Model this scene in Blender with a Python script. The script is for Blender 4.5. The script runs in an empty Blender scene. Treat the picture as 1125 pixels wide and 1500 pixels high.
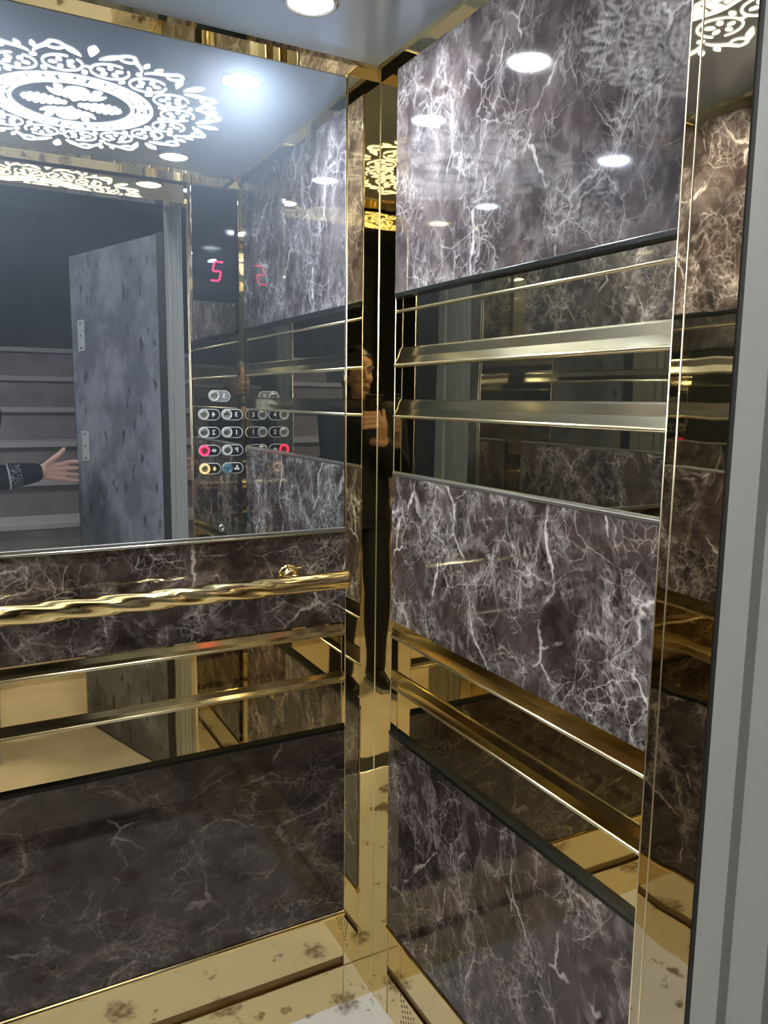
import bpy, bmesh, math, random
from mathutils import Vector, Matrix, noise as mnoise
PI = math.pi
SC = bpy.context.scene
COL = SC.collection
random.seed(7)

# ------------------------------------------------------------------ layout (metres)
W = 1.08            # car width:  x from -W (left) to 0 (right wall)
D = 0.934           # car depth:  y from 0 (mirror wall) to -D (front return)
DO = 1.007          # outer edge of the car front
H = 2.055           # car ceiling
RET = 0.167         # width of the front returns
DOORZ = 1.9725      # top of the door opening
FRAME0, FRAME1 = 1.014, 1.245   # landing frame depth range (negative y)

# ------------------------------------------------------------------ helpers
def link(o):
    COL.objects.link(o); return o

def obj(name, bm, mat=None, parent=None, smooth=False):
    me = bpy.data.meshes.new(name)
    bmesh.ops.recalc_face_normals(bm, faces=bm.faces[:])
    bm.to_mesh(me); bm.free()
    if mat: me.materials.append(mat)
    if smooth:
        for p in me.polygons: p.use_smooth = True
    o = bpy.data.objects.new(name, me); link(o)
    if parent is not None:
        o.parent = parent
        o.matrix_parent_inverse = Matrix.Translation(parent.location).inverted() if parent.type == 'EMPTY' else Matrix.Identity(4)
    return o

def empty(name, loc=(0, 0, 0)):
    o = bpy.data.objects.new(name, None); link(o); o.location = loc
    o.empty_display_size = 0.05
    return o

def tag(o, label, cat, group=None):
    o['label'] = label; o['category'] = cat
    if group: o['group'] = group
    return o

def struct(o, label=None, cat=None):
    o['kind'] = 'structure'
    if label: o['label'] = label
    if cat: o['category'] = cat
    return o

def BM(): return bmesh.new()

def box(bm, x0, x1, y0, y1, z0, z1, bev=0.0):
    r = bmesh.ops.create_cube(bm, size=1.0)
    for v in r['verts']:
        v.co = Vector((x0 + (v.co.x + .5) * (x1 - x0), y0 + (v.co.y + .5) * (y1 - y0), z0 + (v.co.z + .5) * (z1 - z0)))
    if bev > 0:
        es = list({e for v in r['verts'] for e in v.link_edges})
        bmesh.ops.bevel(bm, geom=es, offset=bev, segments=2, affect='EDGES', profile=0.5)
    return bm

def sweep(bm, prof, p0, p1, ax_p, ax_z=Vector((0, 0, 1))):
    """extrude an open/closed profile [(p,z)] from p0 to p1; p runs along ax_p"""
    ax_p = Vector(ax_p); p0 = Vector(p0); p1 = Vector(p1)
    a = [bm.verts.new(p0 + ax_p * p + ax_z * z) for p, z in prof]
    b = [bm.verts.new(p1 + ax_p * p + ax_z * z) for p, z in prof]
    n = len(prof)
    for i in range(n):
        j = (i + 1) % n
        bm.faces.new((a[i], a[j], b[j], b[i]))
    bm.faces.new(a); bm.faces.new(b[::-1])

def prism(bm, pts, z0, z1):
    a = [bm.verts.new((x, y, z0)) for x, y in pts]
    b = [bm.verts.new((x, y, z1)) for x, y in pts]
    n = len(pts)
    for i in range(n):
        j = (i + 1) % n
        bm.faces.new((a[i], a[j], b[j], b[i]))
    bm.faces.new(a[::-1]); bm.faces.new(b)

def frame_of(d):
    d = Vector(d).normalized()
    u = d.cross(Vector((0, 0, 1)))
    if u.length < 1e-3: u = d.cross(Vector((0, 1, 0)))
    u.normalize(); v = d.cross(u).normalized()
    return u, v

def tube(bm, pts, radii, seg=12, cap=True):
    pts = [Vector(p) for p in pts]
    if not hasattr(radii, '__len__'): radii = [radii] * len(pts)
    rings = []
    u = None
    for i, p in enumerate(pts):
        d = (pts[min(i + 1, len(pts) - 1)] - pts[max(i - 1, 0)])
        if u is None: u, v = frame_of(d)
        else:
            d.normalize(); u = (u - d * u.dot(d)).normalized(); v = d.cross(u)
        rings.append([bm.verts.new(p + (u * math.cos(2 * PI * k / seg) + v * math.sin(2 * PI * k / seg)) * radii[i]) for k in range(seg)])
    for a, b in zip(rings, rings[1:]):
        for k in range(seg):
            bm.faces.new((a[k], a[(k + 1) % seg], b[(k + 1) % seg], b[k]))
    if cap:
        bm.faces.new(rings[0][::-1]); bm.faces.new(rings[-1])

def lathe(bm, prof, mat4, seg=32):
    """profile [(r,h)] turned about local z then placed by a matrix; closed if the first/last r are 0"""
    rings = []
    for r, h in prof:
        if r < 1e-6: rings.append([bm.verts.new(mat4 @ Vector((0, 0, h)))])
        else: rings.append([bm.verts.new(mat4 @ Vector((r * math.cos(2 * PI * k / seg), r * math.sin(2 * PI * k / seg), h))) for k in range(seg)])
    for a, b in zip(rings, rings[1:]):
        for k in range(seg):
            k2 = (k + 1) % seg
            if len(a) == 1 and len(b) == 1: continue
            if len(a) == 1: bm.faces.new((a[0], b[k2], b[k]))
            elif len(b) == 1: bm.faces.new((a[k], a[k2], b[0]))
            else: bm.faces.new((a[k], a[k2], b[k2], b[k]))

# ------------------------------------------------------------------ materials
def newmat(name):
    m = bpy.data.materials.new(name); m.use_nodes = True
    nt = m.node_tree; nt.nodes.clear()
    out = nt.nodes.new('ShaderNodeOutputMaterial')
    return m, nt, out

def N(nt, t, **kw):
    n = nt.nodes.new(t)
    for k, v in kw.items():
        if k in n.inputs.keys(): n.inputs[k].default_value = v
        else: setattr(n, k, v)
    return n

def principled(name, color, rough=0.5, metal=0.0, spec=0.5, bump=None, coat=0.0, var=None):
    m, nt, out = newmat(name)
    p = N(nt, 'ShaderNodeBsdfPrincipled')
    p.inputs['Base Color'].default_value = (*color, 1); p.inputs['Roughness'].default_value = rough
    p.inputs['Metallic'].default_value = metal; p.inputs['Specular IOR Level'].default_value = spec
    p.inputs['Coat Weight'].default_value = coat
    nt.links.new(p.outputs[0], out.inputs[0])
    tc = None
    if bump or var: tc = N(nt, 'ShaderNodeTexCoord')
    if bump:
        sc, dist = bump[0], bump[1]
        nz = N(nt, 'ShaderNodeTexNoise'); nz.inputs['Scale'].default_value = sc; nz.inputs['Detail'].default_value = 1.5
        if len(bump) > 2:
            mp = N(nt, 'ShaderNodeMapping'); mp.inputs['Scale'].default_value = bump[2]
            nt.links.new(tc.outputs['Object'], mp.inputs[0]); nt.links.new(mp.outputs[0], nz.inputs['Vector'])
        else: nt.links.new(tc.outputs['Object'], nz.inputs['Vector'])
        b = N(nt, 'ShaderNodeBump'); b.inputs['Strength'].default_value = 1.0; b.inputs['Distance'].default_value = dist
        nt.links.new(nz.outputs['Fac'], b.inputs['Height']); nt.links.new(b.outputs[0], p.inputs['Normal'])
    if var:
        c2, sc, lo, hi = var
        nz = N(nt, 'ShaderNodeTexNoise'); nz.inputs['Scale'].default_value = sc; nz.inputs['Detail'].default_value = 6
        nt.links.new(tc.outputs['Object'], nz.inputs['Vector'])
        mr = N(nt, 'ShaderNodeMapRange'); mr.inputs['From Min'].default_value = lo; mr.inputs['From Max'].default_value = hi
        mx = N(nt, 'ShaderNodeMix', data_type='RGBA')
        mx.inputs['A'].default_value = (*color, 1); mx.inputs['B'].default_value = (*c2, 1)
        nt.links.new(nz.outputs['Fac'], mr.inputs['Value']); nt.links.new(mr.outputs[0], mx.inputs['Factor'])
        nt.links.new(mx.outputs['Result'], p.inputs['Base Color'])
    return m

def emission(name, color, strength, rough=None):
    m, nt, out = newmat(name)
    e = N(nt, 'ShaderNodeEmission'); e.inputs['Color'].default_value = (*color, 1); e.inputs['Strength'].default_value = strength
    nt.links.new(e.outputs[0], out.inputs[0])
    return m

def marble(name, seed, dark, mid, vein, amount=1.0, rough=0.05, scale=1.0, stretch=(1, 1, 1)):
    m, nt, out = newmat(name)
    L = nt.links.new
    tc = N(nt, 'ShaderNodeTexCoord')
    mp = N(nt, 'ShaderNodeMapping'); mp.inputs['Location'].default_value = (seed * 3.7, seed * 1.9, seed * 2.3)
    mp.inputs['Scale'].default_value = tuple(scale * s for s in stretch)
    mp.inputs['Rotation'].default_value = (0.35, 0.25, 0.1)
    L(tc.outputs['Object'], mp.inputs[0])
    # domain warp
    def warp(src, sc, amt):
        nz = N(nt, 'ShaderNodeTexNoise'); nz.inputs['Scale'].default_value = sc; nz.inputs['Detail'].default_value = 4
        L(src, nz.inputs['Vector'])
        s = N(nt, 'ShaderNodeVectorMath', operation='SUBTRACT'); s.inputs[1].default_value = (.5, .5, .5); L(nz.outputs['Color'], s.inputs[0])
        k = N(nt, 'ShaderNodeVectorMath', operation='SCALE'); k.inputs['Scale'].default_value = amt; L(s.outputs[0], k.inputs[0])
        a = N(nt, 'ShaderNodeVectorMath', operation='ADD'); L(src, a.inputs[0]); L(k.outputs[0], a.inputs[1])
        return a.outputs[0]
    P1 = warp(mp.outputs[0], 5.0, 0.07); P2 = warp(P1, 22.0, 0.022); P3 = warp(P2, 70.0, 0.014)
    def val(op, a, b=None, clamp=False):
        n = N(nt, 'ShaderNodeMath', operation=op); n.use_clamp = clamp
        for i, x in enumerate((a, b)):
            if x is None: continue
            if isinstance(x, (int, float)): n.inputs[i].default_value = x
            else: L(x, n.inputs[i])
        return n.outputs[0]
    def nz(src, sc, det=5, lo=.4, hi=.6):
        n = N(nt, 'ShaderNodeTexNoise'); n.inputs['Scale'].default_value = sc; n.inputs['Detail'].default_value = det
        L(src, n.inputs['Vector'])
        r = N(nt, 'ShaderNodeMapRange', interpolation_type='SMOOTHSTEP'); r.inputs['From Min'].default_value = lo; r.inputs['From Max'].default_value = hi
        L(n.outputs['Fac'], r.inputs['Value']); return r.outputs[0]
    def veins(src, sc, w):
        v = N(nt, 'ShaderNodeTexVoronoi', feature='DISTANCE_TO_EDGE'); v.inputs['Scale'].default_value = sc
        L(src, v.inputs['Vector'])
        r = N(nt, 'ShaderNodeMapRange', interpolation_type='SMOOTHSTEP'); r.inputs['From Min'].default_value = 0; r.inputs['From Max'].default_value = w
        r.inputs['To Min'].default_value = 1; r.inputs['To Max'].default_value = 0
        L(v.outputs['Distance'], r.inputs['Value']); return r.outputs[0]
    m1 = nz(P2, 5.0, 6, .50, .60); m2 = nz(P2, 8.0, 9, .42, .60); m3 = nz(P2, 5.0, 9, .38, .60); m5 = nz(P3, 16.0, 7, .42, .58)
    m6 = nz(P2, 11.0, 7, .50, .64)
    grain = nz(P3, 110.0, 8, .36, .66); grit = nz(P3, 38.0, 8, .40, .64)
    PS = N(nt, 'ShaderNodeMapping'); PS.inputs['Scale'].default_value = (1.0, 1.0, .40); PS.inputs['Rotation'].default_value = (.12, .2, .15); L(P3, PS.inputs[0])
    PT = N(nt, 'ShaderNodeMapping'); PT.inputs['Scale'].default_value = (.8, .8, 1.5); PT.inputs['Rotation'].default_value = (.75, .75, .15); L(P2, PT.inputs[0])
    v1 = val('MULTIPLY', veins(P3, 6.0, .022), val('MULTIPLY', m6, 1.0))
    v1b = val('MULTIPLY', val('MULTIPLY', veins(P3, 6.0, .20), val('MULTIPLY', m2, grain)), .36)
    v2 = val('MULTIPLY', veins(P3, 13.0, .022), val('MULTIPLY', m2, .46))
    v2b = val('MULTIPLY', val('MULTIPLY', veins(P3, 13.0, .17), val('MULTIPLY', m3, grit)), .26)
    v3 = val('MULTIPLY', veins(PS.outputs[0], 24.0, .034), val('MULTIPLY', val('MULTIPLY', m3, m5), .38))
    v4 = val('MULTIPLY', veins(P3, 52.0, .07), val('MULTIPLY', val('MULTIPLY', m2, m5), .30))
    v5 = val('MULTIPLY', veins(PT.outputs[0], 9.0, .014), val('MULTIPLY', m5, .40))
    s = val('ADD', val('ADD', v1, v1b), val('ADD', val('ADD', v2, v2b), val('ADD', v3, val('ADD', v4, v5))))
    s = val('MULTIPLY', s, amount, True)
    base = val('ADD', val('MULTIPLY', nz(P3, 9.0, 10, .34, .68), .62), val('MULTIPLY', grit, .38))
    mx = N(nt, 'ShaderNodeMix', data_type='RGBA'); mx.inputs['A'].default_value = (*dark, 1); mx.inputs['B'].default_value = (*mid, 1); L(base, mx.inputs['Factor'])
    mv = N(nt, 'ShaderNodeMix', data_type='RGBA'); mv.inputs['B'].default_value = (*vein, 1); L(mx.outputs['Result'], mv.inputs['A']); L(s, mv.inputs['Factor'])
    p = N(nt, 'ShaderNodeBsdfPrincipled'); p.inputs['Roughness'].default_value = rough; p.inputs['IOR'].default_value = 1.5
    L(mv.outputs['Result'], p.inputs['Base Color']); L(p.outputs[0], out.inputs[0])
    return m

MA = {}
MA['gold'] = principled('polished gold mirror steel', (0.80, 0.66, 0.37), .018, 1.0, bump=(5.0, .0003))
MA['gold_wavy'] = principled('wavy gold mirror steel', (0.80, 0.69, 0.43), .018, 1.0, bump=(9.0, .0005, (1.0, 1.0, .55)))
MA['gold_bead'] = principled('bright brass beading', (0.93, 0.84, 0.60), .28, 1.0)
MA['gold_rail'] = principled('brass handrail', (0.88, 0.70, 0.34), .11, 1.0)
MA['gold_dark'] = principled('dark bronze groove', (0.22, 0.14, 0.06), .28, 1.0)
MA['gold_panel'] = principled('bronze mirror faceplate', (0.56, 0.52, 0.44), .02, 1.0)
MA['silver'] = principled('satin silver edging', (0.62, 0.62, 0.60), .3, 1.0)
MA['black_glass'] = principled('black display glass', (.012, .016, .022), .05, 0.0, .5)
MA['rim'] = principled('pale grey button rim', (.56, .57, .57), .35)
MA['red_glass'] = principled('dark red button', (.30, .02, .04), .2)
MA['gold_satin'] = principled('satin gold moulding', (0.62, 0.54, 0.35), .13, 1.0)
MA['black_edge'] = principled('dark panel edge', (0.008, 0.010, 0.009), .25, 0.0, .3)
MA['bronze'] = principled('smoked bronze mirror steel', (0.50, 0.45, 0.34), .015, 1.0, bump=(5.0, .0003))
MA['bronze_wavy'] = principled('smoked bronze wavy steel', (0.58, 0.50, 0.36), .018, 1.0, bump=(9.0, .0006, (1.0, 1.0, .55)))
DK, MI, VE = (.026, .0185, .0165), (.092, .069, .062), (.55, .49, .47)
MA['marble_a'] = marble('dark brown marble back strip', 1.3, DK, MI, VE, .95)
MA['marble_b'] = marble('dark brown marble back base', 4.1, (.036, .0275, .0245), (.092, .071, .063), (.44, .385, .36), .66, stretch=(.85, 1, 1.1))
MA['marble_c'] = marble('dark brown marble right top', 7.7, (.042, .034, .037), (.125, .104, .106), (.48, .45, .46), .85, stretch=(1, 1, .85))  # tones lifted greyer, lens haze put into the colour
MA['marble_d'] = marble('dark brown marble right middle', 2.9, (.027, .019, .0185), (.102, .076, .073), (.70, .65, .63), .92, stretch=(1, 1.05, .92))
MA['marble_e'] = marble('dark brown marble right base', 9.2, DK, (.085, .062, .058), (.56, .48, .47), .95, stretch=(1, 1.1, .88))
MA['marble_f'] = marble('dark brown marble left', 5.5, DK, MI, VE, 1.0)

def mirror_mat():
    m, nt, out = newmat('silver mirror with lens glare haze'); L = nt.links.new
    g = N(nt, 'ShaderNodeBsdfGlossy'); g.inputs['Color'].default_value = (.82, .87, .92, 1); g.inputs['Roughness'].default_value = .004
    d = N(nt, 'ShaderNodeBsdfGlossy'); d.inputs['Color'].default_value = (.62, .74, .90, 1); d.inputs['Roughness'].default_value = .52  # rough bluish lobe paints the lens glare haze onto the mirror
    f = N(nt, 'ShaderNodeBsdfDiffuse'); f.inputs['Color'].default_value = (.42, .52, .66, 1)
    tc = N(nt, 'ShaderNodeTexCoord'); nz = N(nt, 'ShaderNodeTexNoise'); nz.inputs['Scale'].default_value = 2.2; nz.inputs['Detail'].default_value = 5
    L(tc.outputs['Object'], nz.inputs['Vector'])
    mr = N(nt, 'ShaderNodeMapRange'); mr.inputs['From Min'].default_value = .3; mr.inputs['From Max'].default_value = .75
    mr.inputs['To Min'].default_value = .055; mr.inputs['To Max'].default_value = .10
    L(nz.outputs['Fac'], mr.inputs['Value'])
    m1 = N(nt, 'ShaderNodeMixShader'); m1.inputs[0].default_value = .3; L(d.outputs[0], m1.inputs[1]); L(f.outputs[0], m1.inputs[2])
    mx = N(nt, 'ShaderNodeMixShader'); L(mr.outputs[0], mx.inputs[0]); L(g.outputs[0], mx.inputs[1]); L(m1.outputs[0], mx.inputs[2]); L(mx.outputs[0], out.inputs[0])
    return m
MA['mirror'] = mirror_mat()
MA['ceil'] = principled('blue black polished ceiling sheet', (.36, .42, .515), .22, .45, .5, bump=(6, .0002))

def floor_mat():
    m, nt, out = newmat('white marble tile with brown patches'); L = nt.links.new
    tc = N(nt, 'ShaderNodeTexCoord')
    n1 = N(nt, 'ShaderNodeTexNoise'); n1.inputs['Scale'].default_value = 7.5; n1.inputs['Detail'].default_value = 9; n1.inputs['Roughness'].default_value = .70
    n2 = N(nt, 'ShaderNodeTexNoise'); n2.inputs['Scale'].default_value = 5.5; n2.inputs['Detail'].default_value = 8; n2.inputs['Roughness'].default_value = .7
    L(tc.outputs['Object'], n1.inputs['Vector']); L(tc.outputs['Object'], n2.inputs['Vector'])
    n3 = N(nt, 'ShaderNodeTexNoise'); n3.inputs['Scale'].default_value = 26; n3.inputs['Detail'].default_value = 6; n3.inputs['Roughness'].default_value = .7; L(tc.outputs['Object'], n3.inputs['Vector'])
    r1 = N(nt, 'ShaderNodeMapRange', interpolation_type='SMOOTHSTEP'); r1.inputs['From Min'].default_value = .57; r1.inputs['From Max'].default_value = .62
    L(n1.outputs['Fac'], r1.inputs['Value'])
    mx = N(nt, 'ShaderNodeMix', data_type='RGBA'); mx.inputs['A'].default_value = (.84, .82, .77, 1); mx.inputs['B'].default_value = (.70, .66, .59, 1); L(n2.outputs['Fac'], mx.inputs['Factor'])
    # a few large worn brown patches with ragged outlines, plus small specks everywhere
    wv = N(nt, 'ShaderNodeVectorMath', operation='MULTIPLY_ADD'); wv.inputs[1].default_value = (.085, .085, 0); L(n3.outputs['Color'], wv.inputs[0]); L(tc.outputs['Object'], wv.inputs[2])
    n4 = N(nt, 'ShaderNodeTexNoise'); n4.inputs['Scale'].default_value = 60; n4.inputs['Detail'].default_value = 5; L(tc.outputs['Object'], n4.inputs['Vector'])
    r4 = N(nt, 'ShaderNodeMapRange'); r4.inputs['From Min'].default_value = .35; r4.inputs['From Max'].default_value = .6; r4.inputs['To Min'].default_value = .35; L(n4.outputs['Fac'], r4.inputs['Value'])
    prev = r1.outputs[0]
    for px, py, rad in ((-.080, -.020, .030), (-.205, -.048, .012), (-.27, -.055, .018), (-.17, -.002, .010), (-.07, -.20, .034), (-.33, -.12, .040), (-.25, -.33, .036), (-.55, -.22, .042), (-.48, -.55, .05), (-.80, -.30, .05), (-.15, -.60, .045), (-.75, -.70, .06), (-.93, -.10, .04), (-.10, -.42, .04)):
        dd = N(nt, 'ShaderNodeVectorMath', operation='DISTANCE'); dd.inputs[1].default_value = (px + .0425, py + .0425, 0); L(wv.outputs[0], dd.inputs[0])
        rr = N(nt, 'ShaderNodeMapRange', interpolation_type='SMOOTHSTEP'); rr.inputs['From Min'].default_value = rad * .55; rr.inputs['From Max'].default_value = rad * 1.1; rr.inputs['To Min'].default_value = .95; rr.inputs['To Max'].default_value = 0
        L(dd.outputs['Value'], rr.inputs['Value'])
        gk = N(nt, 'ShaderNodeMath', operation='MULTIPLY'); L(rr.outputs[0], gk.inputs[0]); L(r4.outputs[0], gk.inputs[1])
        mm = N(nt, 'ShaderNodeMath', operation='MAXIMUM'); L(prev, mm.inputs[0]); L(gk.outputs[0], mm.inputs[1]); prev = mm.outputs[0]
    m2 = N(nt, 'ShaderNodeMix', data_type='RGBA'); m2.inputs['B'].default_value = (.26, .205, .165, 1); L(mx.outputs['Result'], m2.inputs['A']); L(prev, m2.inputs['Factor'])
    p = N(nt, 'ShaderNodeBsdfPrincipled'); p.inputs['Roughness'].default_value = .22
    L(m2.outputs['Result'], p.inputs['Base Color']); L(p.outputs[0], out.inputs[0])
    return m
MA['floor'] = floor_mat()
MA['landing_floor'] = principled('pale tan stone landing', (.78, .69, .54), .35, var=((.64, .55, .42), 5, .35, .7))
MA['grey'] = principled('grey green enamel', (.335, .345, .325), .38)
MA['dash'] = principled('dark brown print', (.06, .045, .03), .6)
MA['dark_gap'] = principled('flat gap black', (.015, .016, .014), .6)  # flat black for the gap shade, hinge shadow and door edge
def door_mat():
    m, nt, out = newmat('scuffed blue grey steel door'); L = nt.links.new
    tc = N(nt, 'ShaderNodeTexCoord')
    a = N(nt, 'ShaderNodeTexNoise'); a.inputs['Scale'].default_value = 5; a.inputs['Detail'].default_value = 9; a.inputs['Roughness'].default_value = .65
    mp = N(nt, 'ShaderNodeMapping'); mp.inputs['Scale'].default_value = (1, 1, .45); mp.inputs['Rotation'].default_value = (.2, .1, .3)
    b = N(nt, 'ShaderNodeTexNoise'); b.inputs['Scale'].default_value = 26; b.inputs['Detail'].default_value = 3
    L(tc.outputs['Object'], a.inputs['Vector']); L(tc.outputs['Object'], mp.inputs[0]); L(mp.outputs[0], b.inputs['Vector'])
    r = N(nt, 'ShaderNodeMapRange', interpolation_type='SMOOTHSTEP'); r.inputs['From Min'].default_value = .4; r.inputs['From Max'].default_value = .64; L(a.outputs['Fac'], r.inputs['Value'])
    k = N(nt, 'ShaderNodeMapRange', interpolation_type='SMOOTHSTEP'); k.inputs['From Min'].default_value = .60; k.inputs['From Max'].default_value = .70; L(b.outputs['Fac'], k.inputs['Value'])
    x = N(nt, 'ShaderNodeMix', data_type='RGBA'); x.inputs['A'].default_value = (.10, .11, .135, 1); x.inputs['B'].default_value = (.23, .24, .285, 1); L(r.outputs[0], x.inputs['Factor'])
    y = N(nt, 'ShaderNodeMix', data_type='RGBA'); y.inputs['B'].default_value = (.035, .038, .048, 1); L(x.outputs['Result'], y.inputs['A']); L(k.outputs[0], y.inputs['Factor'])
    p = N(nt, 'ShaderNodeBsdfPrincipled'); p.inputs['Roughness'].default_value = .55
    L(y.outputs['Result'], p.inputs['Base Color']); L(p.outputs[0], out.inputs[0]); return m
MA['door'] = door_mat()
MA['plate'] = principled('dull zinc plate', (.50, .53, .55), .4, .3)
MA['step'] = principled('brown grey stone riser', (.20, .165, .165), .6, var=((.30, .26, .26), 6, .4, .75))
MA['nosing'] = principled('paler worn step edge', (.42, .39, .39), .5)
MA['hall'] = principled('dark grey plaster', (.095, .104, .118), .8, var=((.12, .128, .14), 3, .4, .7))
MA['lamp'] = emission('cool white led', (.92, .965, 1.0), 165.0)
MA['lamp_front'] = emission('cool white led dimmed', (.88, .95, 1.0), 10.0)
MA['ornament'] = emission('backlit white cutout', (1.0, .98, .95), .82)
MA['hall_fill_lamp'] = emission('added hall fill light', (1.0, .97, .94), 40.0)  # glow of the added hall lamp
MA['red'] = emission('red led', (1.0, .03, .10), .9)
MA['amber'] = emission('amber led', (1.0, .55, .20), .45)
MA['blue'] = principled('blue steel ring', (.20, .36, .46), .3, .6)
MA['steel'] = principled('brushed steel', (.66, .66, .63), .25, 1.0)
MA['black'] = principled('black acrylic', (.012, .012, .013), .2)
MA['grey_acrylic'] = principled('grey acrylic', (.20, .21, .21), .3)
MA['white'] = principled('white print', (.75, .76, .76), .5)
MA['yellow'] = principled('yellow print', (.80, .75, .16), .5)
MA['skin'] = principled('skin', (.62, .37, .285), .5, bump=(60, .0004))
MA['lips'] = principled('lips', (.36, .13, .11), .45)
MA['eye'] = principled('eye white', (.8, .78, .75), .2)
MA['iris'] = principled('dark iris', (.03, .018, .012), .15)
MA['hair'] = principled('black hair', (.012, .010, .010), .45, bump=(90, .002))
MA['jacket'] = principled('navy black knit', (.012, .014, .021), .85, bump=(160, .001))
MA['trouser'] = principled('dark denim', (.018, .021, .03), .85)
MA['shoe'] = principled('black shoe', (.012, .012, .012), .45)
MA['sole'] = principled('pale sole', (.5, .5, .48), .6)
MA['cord'] = principled('white piping', (.6, .6, .58), .7)
def cuff_mat():
    m, nt, out = newmat('black and white patterned knit band'); L = nt.links.new
    tc = N(nt, 'ShaderNodeTexCoord'); v = N(nt, 'ShaderNodeTexVoronoi', feature='DISTANCE_TO_EDGE'); v.inputs['Scale'].default_value = 75
    L(tc.outputs['Object'], v.inputs['Vector'])
    r = N(nt, 'ShaderNodeMapRange'); r.inputs['From Min'].default_value = .03; r.inputs['From Max'].default_value = .10; r.inputs['To Min'].default_value = 1; r.inputs['To Max'].default_value = 0
    L(v.outputs['Distance'], r.inputs['Value'])
    x = N(nt, 'ShaderNodeMix', data_type='RGBA'); x.inputs['A'].default_value = (.015, .016, .022, 1); x.inputs['B'].default_value = (.30, .31, .31, 1); L(r.outputs[0], x.inputs['Factor'])
    p = N(nt, 'ShaderNodeBsdfPrincipled'); p.inputs['Roughness'].default_value = .9; L(x.outputs['Result'], p.inputs['Base Color']); L(p.outputs[0], out.inputs[0]); return m
MA['cuff'] = cuff_mat()

# ------------------------------------------------------------------ car shell
fl = struct(obj('floor', box(BM(), -W, 0, -DO, 0, -.05, 0), MA['floor']))
struct(obj('ceiling', box(BM(), -W, 0, -D, 0, H, H + .04), MA['ceil']))

class Side:
    """maps (s along wall, p out of the wall, z) to the world"""
    def __init__(s, kind): s.kind = kind
    def axes(s):
        return {'back': (Vector((-1, 0, 0)), Vector((0, -1, 0)), Vector((0, 0, 0))),
                'right': (Vector((0, -1, 0)), Vector((-1, 0, 0)), Vector((0, 0, 0))),
                'left': (Vector((0, -1, 0)), Vector((1, 0, 0)), Vector((-W, 0, 0)))}[s.kind]
    def strip(s, bm, prof, s0, s1):
        a, p, o = s.axes(); sweep(bm, prof, o + a * s0, o + a * s1, p)
    def slab(s, bm, s0, s1, p0, p1, z0, z1, bev=0):
        a, p, o = s.axes(); A = o + a * s0 + p * p0; B = o + a * s1 + p * p1
        box(bm, min(A.x, B.x), max(A.x, B.x), min(A.y, B.y), max(A.y, B.y), z0, z1, bev)

LIP = [(-.002, .037), (.0022, .0365), (.0030, .0335), (.0055, .018), (.0098, .0035), (-.002, .0020)]
LIP_LOW = [(-.002, .0215), (.0020, .021), (.0028, .0185), (.0055, .0105), (.0094, .0035), (-.002, .0020)]
def moulding(side, z, s0, s1, parent, mat='gold_rail', lip=LIP):
    bm = BM(); side.strip(bm, [(p, z + q) for p, q in lip], s0, s1)
    o = obj('gold_moulding', bm, MA[mat], parent)
    bm = BM(); a, p, org = side.axes()
    tube(bm, [org + a * s0 + p * .0090 + Vector((0, 0, z + .0015)), org + a * s1 + p * .0090 + Vector((0, 0, z + .0015))], .0031, 10)
    obj('bead', bm, MA['gold_bead'], o, True)
    return o
def bead(side, z, s0, s1, parent, r=.0024, mat='gold_bead', out=.002, name='bead'):
    bm = BM(); a, p, org = side.axes()
    tube(bm, [org + a * s0 + p * out + Vector((0, 0, z)), org + a * s1 + p * out + Vector((0, 0, z))], r, 10)
    return obj(name, bm, MA[mat], parent, True)
def panel(side, s0, s1, z0, z1, mat, parent, th=.010, top=None, bottom=None):
    bm = BM(); side.slab(bm, s0, s1, -.002, th, z0, z1, .0012)
    o = obj('marble_panel', bm, MA[mat], parent)
    if top:
        bm = BM(); side.slab(bm, s0, s1, -.002, th + .001, z1 - .001, z1 + top[1], .001); obj('panel_edge', bm, MA[top[0]], o)
    if bottom:
        bm = BM(); side.slab(bm, s0, s1, -.002, th + .001, z0 - bottom[1], z0 + .001, .001); obj('panel_edge', bm, MA[bottom[0]], o)
    return o

POST = .083
bk, rt, lf = Side('back'), Side('right'), Side('left')
# back wall
wb = struct(obj('wall_back', box(BM(), -W, 0, 0, .03, 0, H + .02), MA['gold']))
panel(bk, POST, W - POST, .922, 1.119, 'marble_a', wb)
bead(bk, 1.1215, POST, W - POST, wb, .0032, 'silver', .010)
moulding(bk, .8945, POST, W - POST, wb, lip=LIP_LOW)
moulding(bk, .787, POST, W - POST, wb, lip=LIP_LOW)
panel(bk, POST, W - POST, .241, .676, 'marble_b', wb, top=('black_edge', .006))
# right and left walls (same bands)
def side_wall(name, side, m3):
    x0, x1 = (0, .03) if side.kind == 'right' else (-W - .03, -W)
    w = struct(obj(name, box(BM(), x0, x1, -D, 0, 0, H + .02), MA['gold']))
    a, b = POST, D - .05
    panel(side, a, b, 1.611, H - .022, m3[0], w, .012, bottom=('black_edge', .008))
    bead(side, 1.577, a, b, w, .0027)
    bm = BM(); side.slab(bm, a - .001, b + .001, -.003, .0006, 1.245, 1.612); obj('bronze_strip', bm, MA['bronze'], w)
    moulding(side, 1.468, a, b, w, 'gold_satin')
    moulding(side, 1.3645, a, b, w, 'gold_satin')
    panel(side, a, b, .936, 1.246, m3[1], w, .012, top=('silver', .005))
    moulding(side, .8985, a, b, w)
    moulding(side, .787, a, b, w)
    panel(side, a, b, .227, .680, m3[2], w, .012, top=('black_edge', .008))
    return w
wr = side_wall('wall_right', rt, ('marble_c', 'marble_d', 'marble_e'))
wl = side_wall('wall_left', lf, ('marble_f', 'marble_f', 'marble_f'))

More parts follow.
